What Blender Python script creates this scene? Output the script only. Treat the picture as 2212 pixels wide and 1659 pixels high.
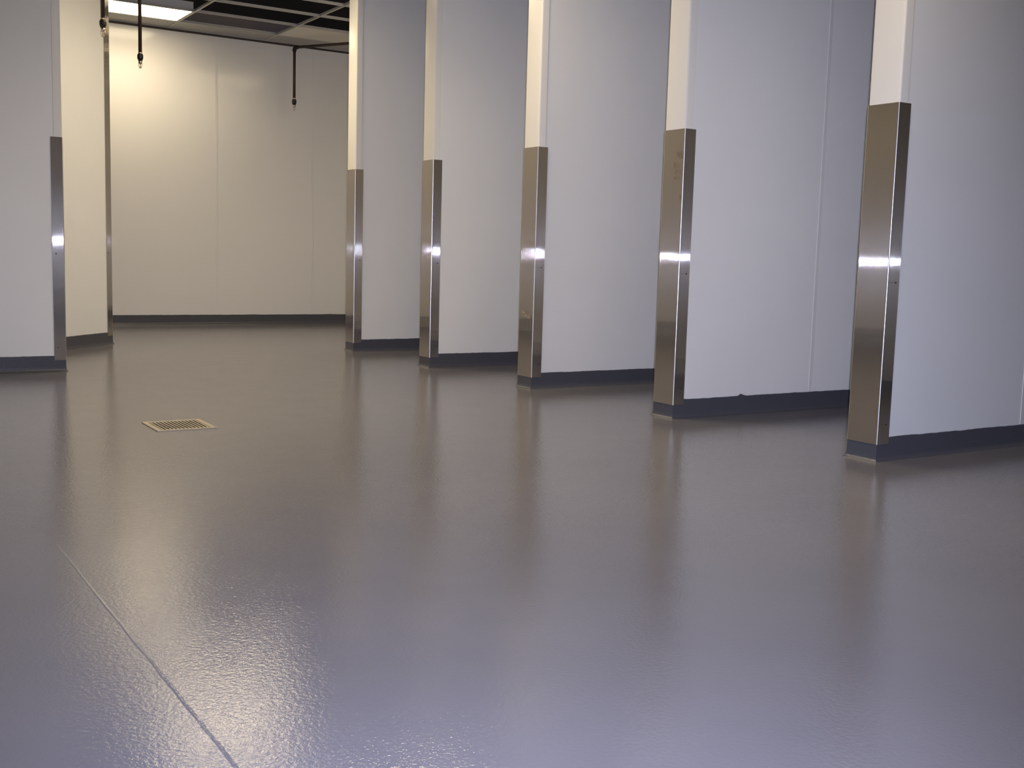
import bpy, bmesh, math, random
from mathutils import Vector, Matrix, noise

random.seed(7)
for o in list(bpy.data.objects):
    bpy.data.objects.remove(o)
SC = bpy.context.scene
COL = SC.collection

# ------------------------------------------------------------------ camera
CAM_H = 0.90
F_PX, PITCH, ROLL, YAW = 2391.4, 0.1146, 0.0282, 0.5666
Fv = Vector((math.sin(YAW) * math.cos(PITCH), math.cos(YAW) * math.cos(PITCH), -math.sin(PITCH)))
Rv = Vector((math.cos(YAW), -math.sin(YAW), 0))
Uv = Rv.cross(Fv)
R2 = math.cos(ROLL) * Rv + math.sin(ROLL) * Uv
U2 = -math.sin(ROLL) * Rv + math.cos(ROLL) * Uv
cd = bpy.data.cameras.new('camera')
cam = bpy.data.objects.new('camera', cd)
COL.objects.link(cam)
cd.sensor_fit = 'HORIZONTAL'
cd.sensor_width = 36
cd.lens = F_PX / 2212 * 36
cd.clip_start = 0.02
m = Matrix((R2, U2, -Fv)).transposed().to_4x4()
m.translation = Vector((0, 0, CAM_H))
cam.matrix_world = m
SC.camera = cam

# ------------------------------------------------------------------ world, flash, exposure
w = bpy.data.worlds.new('world')
SC.world = w
w.use_nodes = True
w.node_tree.nodes['Background'].inputs[0].default_value = (0.5, 0.55, 0.7, 1)
w.node_tree.nodes['Background'].inputs[1].default_value = 0.02
SC.view_settings.view_transform = 'Standard'
SC.view_settings.look = 'None'
SC.view_settings.gamma = 1
SC.view_settings.use_curve_mapping = False
SC.view_settings.exposure = 0.0

LAMP_COL = (1.0, 0.82, 0.54)          # fluorescent troffers, warm in this white balance
LAMP_STR = 1.0       # multiplied by each fitting's own strength
FLASH_W = 790.0
FLASH_COL = (0.65, 0.71, 1.0)

fl = bpy.data.lights.new('camera_flash', 'SPOT')
fl.energy = FLASH_W
fl.color = FLASH_COL
fl.spot_size = math.radians(82)
fl.spot_blend = 0.9
fl.shadow_soft_size = 0.012
flo = bpy.data.objects.new('camera_flash', fl)
COL.objects.link(flo)
mf = m.copy() @ Matrix.Rotation(math.radians(-3), 4, 'X')
mf.translation = Vector((0, 0, CAM_H)) + U2 * 0.045 + R2 * 0.03
flo.matrix_world = mf

# ------------------------------------------------------------------ sizes (metres)
CEIL = 3.375
ROOF = 4.35
X_ROW = 4.167                 # plane of the partition ends on the right
T = 0.165                     # partition thickness
HB, HT, HW = 0.079, 1.637, 0.109
WING = 0.074
YS = [9.254, 7.785, 6.304, 4.822, 3.378]
Y_BACK = 13.09
X_RIGHT = 6.95
X_LEFT = -4.2
Y_FRONT = -4.5

# ------------------------------------------------------------------ helpers
def tag(o, label=None, cat=None, group=None, kind=None):
    if label: o['label'] = label
    if cat: o['category'] = cat
    if group: o['group'] = group
    if kind: o['kind'] = kind
    return o

def obj(name, bm, mat, parent=None, smooth=False):
    me = bpy.data.meshes.new(name)
    bmesh.ops.recalc_face_normals(bm, faces=bm.faces[:])
    bm.to_mesh(me)
    bm.free()
    me.materials.append(mat)
    if smooth:
        for p in me.polygons:
            p.use_smooth = True
    o = bpy.data.objects.new(name, me)
    COL.objects.link(o)
    if parent:
        o.parent = parent
    return o

def empty(name, loc=(0, 0, 0), rz=0):
    o = bpy.data.objects.new(name, None)
    o.empty_display_size = 0.1
    COL.objects.link(o)
    o.location = loc
    o.rotation_euler = (0, 0, rz)
    return o

def box(bm, x0, y0, z0, x1, y1, z1, bev=0, seg=2):
    vs = [bm.verts.new((x, y, z)) for x in (x0, x1) for y in (y0, y1) for z in (z0, z1)]
    fs = [(0, 1, 3, 2), (4, 6, 7, 5), (0, 4, 5, 1), (2, 3, 7, 6), (0, 2, 6, 4), (1, 5, 7, 3)]
    fc = [bm.faces.new([vs[i] for i in f]) for f in fs]
    if bev:
        es = list({e for f in fc for e in f.edges})
        bmesh.ops.bevel(bm, geom=es, offset=bev, segments=seg, affect='EDGES', profile=0.5)
    return bm

def boxbm(*a, **k):
    return box(bmesh.new(), *a, **k)

def prism(outline, z0, z1):
    """closed outline (list of xy) extruded vertically"""
    bm = bmesh.new()
    lo = [bm.verts.new((x, y, z0)) for x, y in outline]
    hi = [bm.verts.new((x, y, z1)) for x, y in outline]
    n = len(outline)
    for i in range(n):
        bm.faces.new((lo[i], lo[(i + 1) % n], hi[(i + 1) % n], hi[i]))
    bmesh.ops.triangulate(bm, faces=[bm.faces.new(list(reversed(lo))), bm.faces.new(hi)])
    return bm

def tube(bm, pts, r, n=20, caps=True):
    """round bar through pts with radius r or list of radii"""
    rs = r if isinstance(r, (list, tuple)) else [r] * len(pts)
    pts = [Vector(p) for p in pts]
    rings = []
    prev = None
    for i, p in enumerate(pts):
        if i == 0: d = pts[1] - p
        elif i == len(pts) - 1: d = p - pts[i - 1]
        else: d = (pts[i + 1] - p).normalized() + (p - pts[i - 1]).normalized()
        d.normalize()
        if prev is None:
            a = d.orthogonal().normalized()
        else:
            a = (prev - d * prev.dot(d)).normalized()
        prev = a
        b = d.cross(a)
        rings.append([bm.verts.new(p + (a * math.cos(t) + b * math.sin(t)) * rs[i])
                      for t in [2 * math.pi * k / n for k in range(n)]])
    for i in range(len(rings) - 1):
        for k in range(n):
            bm.faces.new((rings[i][k], rings[i][(k + 1) % n], rings[i + 1][(k + 1) % n], rings[i + 1][k]))
    if caps:
        bm.faces.new(rings[0]); bm.faces.new(rings[-1])
    return bm

# ------------------------------------------------------------------ materials
def mat(name, col, rough=0.5, metal=0.0, spec=0.5):
    mt = bpy.data.materials.new(name)
    mt.use_nodes = True
    b = mt.node_tree.nodes['Principled BSDF']
    b.inputs['Base Color'].default_value = (*col, 1)
    b.inputs['Roughness'].default_value = rough
    b.inputs['Metallic'].default_value = metal
    b.inputs['Specular IOR Level'].default_value = spec
    return mt, mt.node_tree, b

def coords(nt, scale=(1, 1, 1), kind='Object'):
    tc = nt.nodes.new('ShaderNodeTexCoord')
    mp = nt.nodes.new('ShaderNodeMapping')
    mp.inputs['Scale'].default_value = scale
    nt.links.new(tc.outputs[kind], mp.inputs[0])
    return mp.outputs[0]

def noise_tex(nt, vec, scale, detail=2, rough=0.5):
    n = nt.nodes.new('ShaderNodeTexNoise')
    n.inputs['Scale'].default_value = scale
    n.inputs['Detail'].default_value = detail
    n.inputs['Roughness'].default_value = rough
    nt.links.new(vec, n.inputs['Vector'])
    return n.outputs['Fac']

def ramp(nt, fac, stops):
    r = nt.nodes.new('ShaderNodeValToRGB')
    els = r.color_ramp.elements
    while len(els) < len(stops): els.new(0.5)
    for e, (p, c) in zip(els, stops):
        e.position = p
        e.color = (*c, 1) if isinstance(c, tuple) else (c, c, c, 1)
    nt.links.new(fac, r.inputs[0])
    return r.outputs[0]

def bump(nt, b, height, strength, dist, prev=None):
    bp = nt.nodes.new('ShaderNodeBump')
    bp.inputs['Strength'].default_value = strength
    bp.inputs['Distance'].default_value = dist
    nt.links.new(height, bp.inputs['Height'])
    if prev: nt.links.new(prev, bp.inputs['Normal'])
    nt.links.new(bp.outputs[0], b.inputs['Normal'])
    return bp.outputs[0]

def mth(nt, op, a, b=None):
    n = nt.nodes.new('ShaderNodeMath')
    n.operation = op
    for i, v in enumerate((a, b)):
        if v is None: continue
        if isinstance(v, (int, float)): n.inputs[i].default_value = v
        else: nt.links.new(v, n.inputs[i])
    return n.outputs[0]

# glossy grey poured floor with orange-peel texture and one trowel seam
M_FLOOR, nt, b = mat('grey_epoxy_floor', (0.2, 0.2, 0.22), 0.11, spec=0.8)
v = coords(nt)
big = noise_tex(nt, v, 1.3, 4)
nt.links.new(ramp(nt, big, [(0.3, (0.166, 0.160, 0.178)), (0.7, (0.192, 0.184, 0.203))]), b.inputs['Base Color'])
nt.links.new(ramp(nt, noise_tex(nt, v, 5, 3), [(0.3, 0.09), (0.7, 0.13)]), b.inputs['Roughness'])
n1 = bump(nt, b, noise_tex(nt, v, 85, 3, 0.6), 1.0, 0.0008)
n2 = bump(nt, b, noise_tex(nt, v, 3.5, 2), 1.0, 0.0006, n1)
sep = nt.nodes.new('ShaderNodeSeparateXYZ')
nt.links.new(v, sep.inputs[0])
wob = mth(nt, 'MULTIPLY', noise_tex(nt, v, 4, 2), 0.012)
dx = mth(nt, 'ABSOLUTE', mth(nt, 'SUBTRACT', mth(nt, 'ADD', sep.outputs[0], wob), 0.606))
ridge = mth(nt, 'MAXIMUM', mth(nt, 'SUBTRACT', 1.0, mth(nt, 'DIVIDE', dx, 0.0048)), 0.0)
fade = nt.nodes.new('ShaderNodeMapRange')
fade.inputs['From Min'].default_value = 2.9
fade.inputs['From Max'].default_value = 6.0
fade.inputs['To Min'].default_value = 1.0
fade.inputs['To Max'].default_value = 0.0
nt.links.new(mth(nt, 'ADD', sep.outputs[1], mth(nt, 'MULTIPLY', noise_tex(nt, v, 2.3, 3), 3.0)), fade.inputs['Value'])
bump(nt, b, mth(nt, 'MULTIPLY', ridge, fade.outputs[0]), 1.0, 0.0006, n2)

M_COVE, nt, b = mat('dark_grey_epoxy_cove', (0.075, 0.078, 0.098), 0.28)
v = coords(nt)
bump(nt, b, noise_tex(nt, v, 60, 3), 0.8, 0.0012)

M_PANEL, nt, b = mat('white_fibreglass_panel', (0.84, 0.84, 0.84), 0.33, spec=0.4)
v = coords(nt)
nt.links.new(ramp(nt, noise_tex(nt, v, 1.1, 3), [(0.3, (0.82, 0.82, 0.82)), (0.7, (0.86, 0.86, 0.86))]), b.inputs['Base Color'])
n1 = bump(nt, b, noise_tex(nt, v, 90, 2), 0.35, 0.001)
bump(nt, b, noise_tex(nt, v, 3.0, 2), 0.6, 0.004, n1)

M_WALL, nt, b = mat('white_glossy_wall_panel', (0.80, 0.79, 0.775), 0.13, spec=0.5)
v = coords(nt)
n1 = bump(nt, b, noise_tex(nt, v, 70, 2), 0.15, 0.001)
bump(nt, b, noise_tex(nt, v, 2.2, 3), 1.0, 0.0022, n1)

M_PVC, nt, b = mat('white_plastic_trim', (0.84, 0.82, 0.78), 0.22, spec=0.5)
M_STRIP, nt, b = mat('white_seam_strip', (0.76, 0.76, 0.75), 0.35)

# brushed steel with vertical grain: every fine groove tilts the normal sideways, so a
# lamp stretches into a thin level line while the reflection stays fairly clear up and down
M_STEEL, nt, b = mat('brushed_stainless_steel', (0.60, 0.55, 0.49), 0.035, metal=1.0)
b2 = nt.nodes.new('ShaderNodeBsdfPrincipled')
b2.inputs['Base Color'].default_value = (0.60, 0.55, 0.49, 1)
b2.inputs['Metallic'].default_value = 1.0
smudge = ramp(nt, noise_tex(nt, coords(nt), 9, 5, 0.65), [(0.45, 0.21), (0.62, 0.215), (0.75, 0.25)])
nt.links.new(smudge, b2.inputs['Roughness'])
wn = nt.nodes.new('ShaderNodeTexWhiteNoise')
nt.links.new(coords(nt, (9000, 9000, 30)), wn.inputs['Vector'])
ang = mth(nt, 'MULTIPLY', mth(nt, 'SUBTRACT', wn.outputs['Value'], 0.5), 3.0)
tilt = mth(nt, 'MULTIPLY', mth(nt, 'TANGENT', ang), 0.32)
geo = nt.nodes.new('ShaderNodeNewGeometry')
def vm(op, *ins):
    n = nt.nodes.new('ShaderNodeVectorMath')
    n.operation = op
    for k, i in enumerate(ins):
        if isinstance(i, tuple): n.inputs[k].default_value = i
        else: nt.links.new(i, n.inputs['Scale' if (op == 'SCALE' and k == 1) else k])
    return n.outputs[0]
side = vm('NORMALIZE', vm('CROSS_PRODUCT', (0, 0, 1), geo.outputs['Normal']))
nrm = vm('NORMALIZE', vm('ADD', geo.outputs['Normal'], vm('SCALE', side, tilt)))
nt.links.new(nrm, b.inputs['Normal'])
nt.links.new(nrm, b2.inputs['Normal'])
mx = nt.nodes.new('ShaderNodeMixShader')
mx.inputs[0].default_value = 0.25
nt.links.new(b.outputs[0], mx.inputs[1])
nt.links.new(b2.outputs[0], mx.inputs[2])
nt.links.new(mx.outputs[0], nt.nodes['Material Output'].inputs['Surface'])

M_FOLD, nt, b = mat('polished_steel_fold', (0.90, 0.87, 0.84), 0.33, metal=1.0)
M_REFLECTION, nt, b = mat('pale_painted_reflection', (0.60, 0.54, 0.43), 0.35, metal=0.85)
M_PRINT, nt, b = mat('greasy_fingerprint', (0.42, 0.34, 0.26), 0.4, metal=0.75)
M_PIPE, nt, b = mat('dark_iron_pipe', (0.07, 0.045, 0.038), 0.45, metal=0.4)
M_FIT, nt, b = mat('black_iron_fitting', (0.02, 0.018, 0.018), 0.4, metal=0.3)
M_BRASS, nt, b = mat('dull_chrome_sprinkler', (0.62, 0.52, 0.48), 0.3, metal=1.0)
M_DRAIN, nt, b = mat('weathered_brass_drain', (0.46, 0.40, 0.30), 0.42, metal=0.35)
M_DARK, nt, b = mat('dark_drain_pit', (0.05, 0.035, 0.025), 0.8)
M_TEE, nt, b = mat('white_ceiling_tee', (0.60, 0.58, 0.52), 0.4)
M_TILE, nt, b = mat('beige_ceiling_tile', (0.85, 0.82, 0.74), 0.85)
v = coords(nt)
bump(nt, b, noise_tex(nt, v, 120, 3), 0.5, 0.002)
M_DECK, nt, b = mat('dark_roof_deck', (0.035, 0.028, 0.022), 0.8)
M_JOIST, nt, b = mat('dark_steel_joist', (0.06, 0.045, 0.035), 0.6, metal=0.3)
M_PLENUM, nt, b = mat('bare_board_above_ceiling', (0.42, 0.35, 0.28), 0.8)
M_CUT, nt, b = mat('grey_cut_ceiling_tile', (0.50, 0.49, 0.47), 0.85)
M_HOUSE, nt, b = mat('white_lamp_housing', (0.8, 0.8, 0.78), 0.4)
LAMPS = {}
def lamp_mat(strength):
    if strength not in LAMPS:
        mt = bpy.data.materials.new('lamp_diffuser')
        mt.use_nodes = True
        b = mt.node_tree.nodes['Principled BSDF']
        b.inputs['Base Color'].default_value = (0.9, 0.9, 0.88, 1)
        b.inputs['Emission Color'].default_value = (*LAMP_COL, 1)
        b.inputs['Emission Strength'].default_value = strength * LAMP_STR
        LAMPS[strength] = mt
    return LAMPS[strength]

# ------------------------------------------------------------------ room shell
DX0, DX1, DY0, DY1 = 1.415, 1.712, 5.445, 5.757       # drain opening
bm = bmesh.new()
xs = [X_LEFT, DX0 + 0.01, DX1 - 0.01, X_RIGHT]
ys = [Y_FRONT, DY0 + 0.01, DY1 - 0.01, Y_BACK]
gv = {(i, j): bm.verts.new((xs[i], ys[j], 0)) for i in range(4) for j in range(4)}
for i in range(3):
    for j in range(3):
        if (i, j) != (1, 1):
            bm.faces.new((gv[i, j], gv[i + 1, j], gv[i + 1, j + 1], gv[i, j + 1]))
r = bmesh.ops.extrude_face_region(bm, geom=bm.faces[:])
for e in r['geom']:
    if isinstance(e, bmesh.types.BMVert): e.co.z = -0.12
floor = tag(obj('floor', bm, M_FLOOR), kind='structure')

def wall(name, a, mt=M_WALL):
    return tag(obj(name, boxbm(*a), mt), kind='structure')
wb = wall('wall_back', (X_LEFT, Y_BACK, 0, X_RIGHT, Y_BACK + 0.12, CEIL + 0.03))
wall('wall_left', (X_LEFT - 0.12, Y_FRONT, 0, X_LEFT, Y_BACK + 0.12, ROOF))
wall('wall_right', (X_RIGHT, Y_FRONT, 0, X_RIGHT + 0.12, Y_BACK + 0.12, ROOF))
wall('wall_front', (X_LEFT, Y_FRONT - 0.12, 0, X_RIGHT, Y_FRONT, ROOF))
obj('header_board', boxbm(X_LEFT, Y_BACK + 0.02, CEIL + 0.03, X_RIGHT, Y_BACK + 0.12, 3.59), M_PLENUM, wb)
obj('upper_wall', boxbm(X_LEFT, Y_BACK + 0.02, 3.59, X_RIGHT, Y_BACK + 0.12, ROOF), M_DECK, wb)
for sx in (1.69, 2.90, 4.113, 5.315, 6.52):
    obj('seam_strip', boxbm(sx - 0.014, Y_BACK - 0.003, HW, sx + 0.014, Y_BACK, CEIL - 0.03, bev=0.001), M_STRIP, wb)

def cove_profile():
    return [(0.004, None), (0.0045, 0.030), (0.006, 0.018), (0.009, 0.009), (0.0135, 0.003), (0.018, 0.0008), (0.020, 0.0)]

def cove(path, closed_start=False, seed=0, spikes=()):
    """cove base swept along an open path (xy list); outside is to the right of the path"""
    pts, nrm = [], []
    P = [Vector((x, y)) for x, y in path]
    segn = []
    for i in range(len(P) - 1):
        d = (P[i + 1] - P[i]).normalized()
        segn.append(Vector((d.y, -d.x)))
    for i in range(len(P) - 1):
        L = (P[i + 1] - P[i]).length
        n = max(1, int(L / 0.025))
        for k in range(n + (1 if i == len(P) - 2 else 0)):
            t = k / n
            if k == 0 and i > 0:
                a, c = segn[i - 1], segn[i]
                mm = (a + c) / (1 + a.dot(c))
            else:
                mm = segn[i]
            pts.append(P[i].lerp(P[i + 1], t)); nrm.append(mm)
    bm = bmesh.new()
    rows = []
    s = 0
    for i, (p, nn) in enumerate(zip(pts, nrm)):
        if i: s += (p - pts[i - 1]).length
        top = HW + 0.0035 * noise.noise(Vector((s * 6, seed, 0))) + 0.0022 * noise.noise(Vector((s * 28, seed, 3)))
        for sp, h in spikes:
            top += h * max(0, 1 - abs(s - sp) / 0.03)
        row = [bm.verts.new((p.x, p.y, top + 0.001))]
        for o_, z in cove_profile():
            q = p + nn * o_
            row.append(bm.verts.new((q.x, q.y, top if z is None else z)))
        row.append(bm.verts.new((p.x, p.y, 0)))
        rows.append(row)
    for i in range(len(rows) - 1):
        a, c = rows[i], rows[i + 1]
        for k in range(len(a)):
            k2 = (k + 1) % len(a)
            bm.faces.new((a[k], a[k2], c[k2], c[k]))
    bm.faces.new(rows[0]); bm.faces.new(rows[-1])
    return bm

o = obj('baseboard_back', cove([(X_LEFT, Y_BACK), (X_RIGHT, Y_BACK)], seed=5), M_COVE)
tag(o, kind='structure')
o = obj('baseboard_right', cove([(X_RIGHT, Y_BACK), (X_RIGHT, Y_FRONT)], seed=6), M_COVE)
tag(o, kind='structure')
o = obj('baseboard_left', cove([(X_LEFT, Y_FRONT), (X_LEFT, Y_BACK)], seed=8), M_COVE)
tag(o, kind='structure')
o = obj('baseboard_front', cove([(X_RIGHT, Y_FRONT), (X_LEFT, Y_FRONT)], seed=9), M_COVE)
tag(o, kind='structure')

# ------------------------------------------------------------------ partitions
def arc(cx, cy, r, a0, a1, n):
    return [(cx + r * math.cos(math.radians(a0 + (a1 - a0) * k / n)),
             cy + r * math.sin(math.radians(a0 + (a1 - a0) * k / n))) for k in range(n + 1)]

def channel(wing, off, r, th, z0, z1, n=5):
    """U channel over the end of a panel that runs +x from the origin, thickness T in y"""
    o = off
    outer = [(wing, -o)] + arc(-o + r, -o + r, r, 270, 180, n) + arc(-o + r, T + o - r, r, 180, 90, n) + [(wing, T + o)]
    i = off - th
    ri = max(r - th, 0.0005)
    inner = [(wing, -i)] + arc(-i + ri, -i + ri, ri, 270, 180, n) + arc(-i + ri, T + i - ri, ri, 180, 90, n) + [(wing, T + i)]
    return prism(outer + inner[::-1], z0, z1)

def shade_auto(o, ang=40):
    me = o.data
    for p in me.polygons: p.use_smooth = True
    bm = bmesh.new(); bm.from_mesh(me)
    for e in bm.edges:
        if len(e.link_faces) == 2 and e.calc_face_angle(0) > math.radians(ang): e.smooth = False
    bm.to_mesh(me); bm.free()
    return o

def make_partition(name, L, seams, guard_top=HT, trim=True, seed=0, spikes=(), base_end=False):
    t = empty(name)
    obj('panel', boxbm(0.004, 0, 0.0, L, T, CEIL - 0.03, bev=0.002, seg=1), M_PANEL, t)
    for s in seams:
        for y0, y1 in ((-0.003, 0.0), (T, T + 0.003)):
            obj('seam_strip', boxbm(s - 0.013, y0, HW + 0.001, s + 0.013, y1, CEIL - 0.04, bev=0.001), M_STRIP, t)
    g = shade_auto(obj('corner_guard', channel(WING, 0.0065, 0.005, 0.0015, HB, guard_top, 5), M_STEEL, t), 50)
    g.data.materials.append(M_FOLD)
    for p in g.data.polygons:
        if abs(p.normal.x) > 0.12 and abs(p.normal.y) > 0.12:
            p.material_index = 1
            p.use_smooth = False
    for z in (0.83, 0.17):
        for y, d in ((-0.0065, -1), (T + 0.0065, 1)):
            bm = bmesh.new()
            tube(bm, [(0.05, y, z), (0.05, y + d * 0.0012, z), (0.05, y + d * 0.002, z)], [0.004, 0.0035, 0.0015], 12)
            obj('rivet', bm, M_FIT, g, smooth=False)
    if trim:
        shade_auto(obj('end_trim', channel(0.052, 0.0045, 0.011, 0.0025, guard_top - 0.01, CEIL - 0.028, 7), M_PVC, t), 50)
    path = [(L, T), (0, T), (0, 0), (L, 0)]
    obj('cove_base', cove(path[::-1] if False else [(L, 0), (0, 0), (0, T), (L, T)][::-1], seed=seed, spikes=spikes), M_COVE, t)
    return t

GRP = 'stall partitions standing in a row on the right'
LR = X_RIGHT - X_ROW - 0.002
labels = [
    'farthest white stall partition with steel end guard, nearest the back wall',
    'second white stall partition counting out from the back wall, with steel end guard',
    'middle one of five white stall partitions, pale reflection painted low on its steel guard',
    'white stall partition with smudged fingerprints high on its steel end guard and a chipped base',
    'nearest and largest white stall partition at the right edge, bright streak on tall steel guard',
]
path_len0 = LR  # distance along the base path where the front face starts
for i, y in enumerate(YS):
    spk = [(LR + T + 0.53, 0.016)] if i == 3 else ()
    t = make_partition('stall_partition', LR, (1.115, 2.33), seed=i * 3.1, spikes=spk)
    t.location = (X_ROW, y, 0)
    tag(t, labels[i], 'partition', GRP)

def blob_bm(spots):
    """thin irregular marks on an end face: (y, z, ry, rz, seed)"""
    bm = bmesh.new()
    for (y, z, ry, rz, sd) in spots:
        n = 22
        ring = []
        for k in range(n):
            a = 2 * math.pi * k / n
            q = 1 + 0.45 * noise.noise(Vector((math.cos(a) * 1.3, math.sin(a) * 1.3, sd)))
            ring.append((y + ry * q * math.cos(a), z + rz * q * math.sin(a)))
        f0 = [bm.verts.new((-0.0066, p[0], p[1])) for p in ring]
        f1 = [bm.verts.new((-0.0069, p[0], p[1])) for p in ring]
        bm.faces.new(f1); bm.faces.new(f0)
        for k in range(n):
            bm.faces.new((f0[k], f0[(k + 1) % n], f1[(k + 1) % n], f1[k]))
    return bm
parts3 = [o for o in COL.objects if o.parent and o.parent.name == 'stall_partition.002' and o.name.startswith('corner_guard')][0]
obj('reflection_patch', blob_bm([(0.115, 0.52, 0.026, 0.010, 1.0), (0.085, 0.500, 0.020, 0.008, 5.0), (0.055, 0.487, 0.018, 0.007, 2.0), (0.034, 0.497, 0.008, 0.014, 8.0)]), M_REFLECTION, parts3)  # pale curved patch painting a reflection onto the steel
parts4 = [o for o in COL.objects if o.parent and o.parent.name == 'stall_partition.003' and o.name.startswith('corner_guard')][0]
obj('fingerprints', blob_bm([(0.055, 1.50, 0.007, 0.012, 1.0), (0.035, 1.485, 0.006, 0.010, 3.0), (0.075, 1.44, 0.006, 0.014, 6.0),
                             (0.060, 1.40, 0.007, 0.011, 9.0), (0.066, 1.365, 0.005, 0.008, 4.0), (0.012, 1.26, 0.005, 0.014, 7.0)]), M_PRINT, parts4)

# left partition: runs to the left, camera sees its broad face and the guard's flange
XE, YL = 1.524, 8.331
t = make_partition('stall_partition', XE - X_LEFT - 0.002, (1.6, 2.8, 4.0), seed=21)
t.location = (XE, YL + T, 0)
t.rotation_euler = (0, 0, math.pi)
tag(t, 'white partition at the left edge with glaring flash spot on its narrow steel strip', 'partition', 'partitions on the left side')

# angled wall at 45 degrees behind it, full-height steel jamb
cx, cy = 2.335, 10.535
t = make_partition('angled_partition', (cy - 8.52) * math.sqrt(2), (1.9,), guard_top=CEIL - 0.03, trim=False, seed=31)
s = math.sqrt(0.5)
t.location = (cx - T * s, cy + T * s, 0)
t.rotation_euler = (0, 0, math.radians(225))
tag(t, 'cream lit diagonal partition with full-height dark steel edge, behind the left partition', 'partition', 'partitions on the left side')

# ------------------------------------------------------------------ ceiling
ce = tag(obj('ceiling', boxbm(X_LEFT, Y_FRONT, ROOF, X_RIGHT, Y_BACK + 0.12, ROOF + 0.1), M_DECK), kind='structure')
TX = [3.56 + 1.14 * k for k in range(-6, 3)]
TY = [12.685 - 0.64 * k for k in range(0, 26)]
def tee_bm(L):
    bm = bmesh.new()
    box(bm, -0.012, 0, 0, 0.012, L, 0.002)
    box(bm, -0.0015, 0, 0.002, 0.0015, L, 0.024)
    box(bm, -0.003, 0, 0.024, 0.003, L, 0.028)
    return bm
for x in TX:
    if x > X_RIGHT - 0.05: continue
    o = obj('main_tee', tee_bm(Y_BACK - Y_FRONT - 0.01), M_TEE, ce)
    o.location = (x, Y_FRONT + 0.005, CEIL)
for y in TY:
    o = obj('cross_tee', tee_bm(X_RIGHT - X_LEFT - 0.01), M_TEE, ce)
    o.location = (X_LEFT + 0.005, y, CEIL + 0.0005)
    o.rotation_euler = (0, 0, -math.pi / 2)
obj('wall_angle', boxbm(X_LEFT, Y_BACK - 0.022, CEIL - 0.001, X_RIGHT, Y_BACK, CEIL + 0.001), M_TEE, ce)
obj('wall_angle', boxbm(X_LEFT, Y_BACK - 0.006, CEIL - 0.03, X_RIGHT, Y_BACK, CEIL - 0.006), M_JOIST, ce)

def joist_bm():
    bm = bmesh.new()
    L = X_RIGHT - X_LEFT - 0.02
    box(bm, 0, -0.05, 0.36, L, 0.05, 0.38)
    box(bm, 0, -0.05, 0, L, 0.05, 0.02)
    n = 22
    for k in range(n):
        a = (L * k / n, 0, 0.01); c = (L * (k + 0.5) / n, 0, 0.37); d = (L * (k + 1) / n, 0, 0.01)
        tube(bm, [a, c], 0.012, 6); tube(bm, [c, d], 0.012, 6)
    return bm
for y in (11.6, 10.7, 9.7, 8.4, 7.1, 5.8, 4.5, 3.2, 1.9, 0.6, -0.7, -2.0, -3.3):
    o = obj('roof_joist', joist_bm(), M_JOIST, ce)
    o.location = (X_LEFT + 0.01, y, ROOF - 0.385)

def tile(x0, y0, x1, y1, label, mt, grp='ceiling tiles along the back wall'):
    o = obj('ceiling_tile', boxbm(0.014, 0.014, 0, x1 - x0 - 0.014, y1 - y0 - 0.014, 0.014, bev=0.002, seg=1), mt)
    o.location = (x0, y0, CEIL + 0.0025)
    tag(o, label, 'ceiling tile', grp)
TYB = Y_BACK - 0.008
tile(2.42, 12.685, 3.56, TYB, 'narrow grey cut ceiling tile between glowing light panel and back wall', M_CUT)
tile(3.56, 12.685, 4.70, TYB, 'narrow grey cut ceiling tile at the back wall, in front of open dark ceiling', M_CUT)
tile(4.70, 12.685, 5.84, TYB, 'narrow grey cut ceiling tile at the back wall, behind the full beige tile', M_CUT)
tile(4.70, 12.045, 5.84, 12.685, 'full beige ceiling tile beside the first right partition', M_TILE)

def troffer(x0, y0, label, strength):
    w_, d_ = 1.14 - 0.028, 0.64 - 0.028
    t = empty('ceiling_light', (x0 + 0.014, y0 + 0.014, CEIL + 0.0028))
    bm = bmesh.new()
    box(bm, 0, 0, 0, w_, 0.012, 0.09); box(bm, 0, d_ - 0.012, 0, w_, d_, 0.09)
    box(bm, 0, 0.012, 0, 0.012, d_ - 0.012, 0.09); box(bm, w_ - 0.012, 0.012, 0, w_, d_ - 0.012, 0.09)
    box(bm, 0, 0, 0.09, w_, d_, 0.1)
    obj('housing', bm, M_HOUSE, t)
    ar = (w_ - 0.025) * (d_ - 0.025)
    ld = bpy.data.lights.new('lamp_glow', 'AREA')      # the prismatic lens throws most light downward
    ld.shape = 'RECTANGLE'; ld.size = w_ - 0.03; ld.size_y = d_ - 0.03
    ld.energy = math.pi * ar * strength * LAMP_STR * 0.45
    ld.color = LAMP_COL
    ld.spread = math.radians(135)
    lo = bpy.data.objects.new('lamp_glow', ld); COL.objects.link(lo); lo.parent = t
    lo.location = (w_ / 2, d_ / 2, 0.001)
    obj('diffuser', boxbm(0.0125, 0.0125, 0.002, w_ - 0.0125, d_ - 0.0125, 0.008), lamp_mat(strength * 0.75), t)
    tag(t, label, 'ceiling light', 'recessed ceiling lights')
troffer(2.42, 12.045, 'glowing white rectangular ceiling light beside the back wall', 12)
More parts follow.
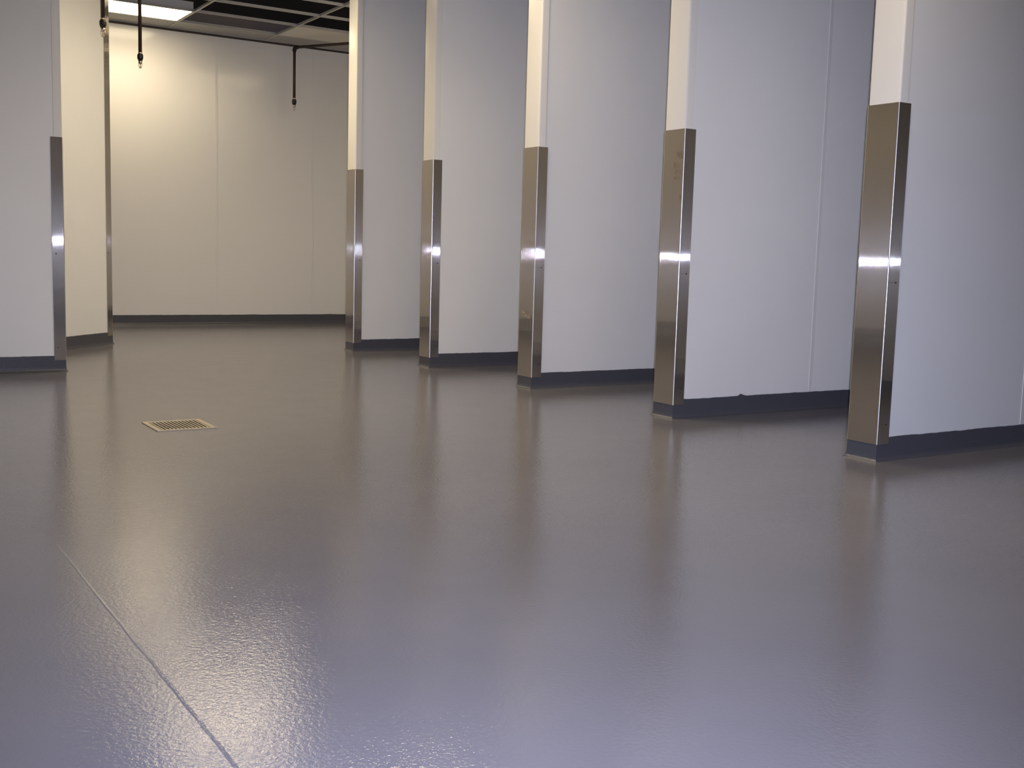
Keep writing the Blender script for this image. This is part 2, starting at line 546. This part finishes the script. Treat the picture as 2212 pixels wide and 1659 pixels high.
for lx, ly, st, lab in (
        (2.42, 8.845, 18.5, 'aisle ceiling light next to the visible one, its glare on the floor at lower left'),
        (2.42, 5.645, 19.5, 'aisle ceiling light above the floor drain side of the third stall partition'),
        (2.42, 2.445, 14, 'unseen fill light added over the aisle nearest the camera, brightening the stall partitions'),  # added fill, lights the panel faces turned toward the camera
        (0.14, 5.645, 4, 'unseen dim fill light added in front of the left partition'),  # added fill, brightens what the steel guards reflect
        (-2.14, 2.445, 5, 'unseen dim fill light added far to the left of the camera'),  # added fill for the unlit left side, seen only in the steel
        (4.70, 9.485, 9, 'ceiling light inside the farthest stall, its glare on the back wall')):
    troffer(lx, ly, lab, st)

# ------------------------------------------------------------------ sprinkler drops
PR = 0.0165
def head(t, x, y, z, yoke):
    """coupling and sprinkler head hanging below the pipe whose lower end is at z"""
    bm = bmesh.new()
    tube(bm, [(x, y, z + 0.012), (x, y, z + 0.004), (x, y, z - 0.006), (x, y, z - 0.03), (x, y, z - 0.042), (x, y, z - 0.052)],
         [0.018, 0.025, 0.027, 0.027, 0.022, 0.019], 24)
    c = obj('reducer', bm, M_FIT, t, smooth=False)
    bm = bmesh.new()
    z -= 0.052
    tube(bm, [(x, y, z + 0.004), (x, y, z - 0.022), (x, y, z - 0.030)], [0.017, 0.016, 0.011], 16)
    for sx in (-1, 1):
        tube(bm, [(x + sx * 0.013, y, z - 0.02), (x + sx * 0.016, y, z - 0.038), (x + sx * 0.012, y, z - 0.054), (x, y, z - 0.066)], 0.0028, 8)
    tube(bm, [(x, y, z - 0.028), (x, y, z - 0.064)], 0.004, 8)
    h = obj('sprinkler_head', bm, M_BRASS, c, smooth=True)
    bm = bmesh.new()
    tube(bm, [(x, y, z - 0.064), (x, y, z - 0.067)], 0.014 if yoke else 0.008, 16)
    bm2 = h
    tube(bm, [(x, y, z - 0.067), (x, y, z - 0.072)], 0.005, 8)
    obj('deflector', bm, M_BRASS, t)
    obj('collar', tube(bmesh.new(), [(x, y, z + 0.075), (x, y, z + 0.062)], 0.0185, 20), M_BRASS, t)

def drop(x, y, zb, label, top=ROOF - 0.002, elbow=None):
    """zb = lowest point of the head"""
    t = empty('sprinkler_pipe', (x, y, zb))
    zp = 0.124
    if elbow is None:
        obj('pipe', tube(bmesh.new(), [(0, 0, zp), (0, 0, top - zb)], PR, 20), M_PIPE, t, smooth=True)
    else:
        ze, dirv, L = elbow
        ze -= zb
        obj('pipe', tube(bmesh.new(), [(0, 0, zp), (0, 0, ze - 0.03)], PR, 20), M_PIPE, t, smooth=True)
        d = Vector(dirv).normalized()
        obj('branch_pipe', tube(bmesh.new(), [d * 0.03 + Vector((0, 0, ze)), d * L + Vector((0, 0, ze))], PR, 20), M_PIPE, t, smooth=True)
        e = d * L + Vector((0, 0, ze))
        obj('riser', tube(bmesh.new(), [e + Vector((0, 0, -0.012)), Vector((e.x, e.y, top - zb))], PR, 20), M_PIPE, t, smooth=True)
        pts = [Vector((0, 0, ze - 0.045))] + [Vector((0, 0, ze)) + d * (0.03 - 0.03 * math.cos(a)) + Vector((0, 0, -0.03 + 0.03 * math.sin(a)))
               for a in [math.pi / 2 * k / 6 for k in range(7)]] + [Vector((0, 0, ze)) + d * 0.045]
        obj('elbow', tube(bmesh.new(), pts, 0.024, 20), M_FIT, t, smooth=True)
    head(t, 0, 0, zp, True)
    tag(t, label, 'sprinkler', 'sprinkler drops from the ceiling')
drop(2.06, 9.47, 2.55, 'dark sprinkler pipe with pale head hanging in front of the cream diagonal partition')
drop(2.697, 10.873, 2.55, 'dark sprinkler pipe hanging in front of the glowing ceiling light')
drop(4.96, 12.80, 2.55, 'dark sprinkler pipe with elbow and side branch near the first right partition',
     elbow=(3.285, (0.5, -0.85, 0), 1.6))

# ------------------------------------------------------------------ floor drain
t = empty('floor_drain', (DX0, DY0, 0))
W_, D_ = DX1 - DX0, DY1 - DY0
bm = bmesh.new()
fw = 0.027
for a in ((0, 0, W_, fw), (0, D_ - fw, W_, D_), (0, fw, fw, D_ - fw), (W_ - fw, fw, W_, D_ - fw)):
    box(bm, a[0], a[1], 0.0, a[2], a[3], 0.0035)
obj('frame', bm, M_DRAIN, t)
bm = bmesh.new()
n = 13
pw = (W_ - 2 * fw) / n
for k in range(n):
    box(bm, fw + pw * (k + 0.33), fw, 0.0005, fw + pw * (k + 0.80), D_ - fw, 0.003)
obj('grate', bm, M_DRAIN, t)
bm = bmesh.new()
box(bm, 0.011, 0.011, -0.11, W_ - 0.011, D_ - 0.011, -0.10)
for a in ((0.011, 0.011, 0.016, D_ - 0.011), (W_ - 0.016, 0.011, W_ - 0.011, D_ - 0.011), (0.016, 0.011, W_ - 0.016, 0.016), (0.016, D_ - 0.016, W_ - 0.016, D_ - 0.011)):
    box(bm, a[0], a[1], -0.10, a[2], a[3], -0.001)
obj('sump', bm, M_DARK, t)
tag(t, 'square brass floor drain with slotted grate set in the grey floor', 'drain')
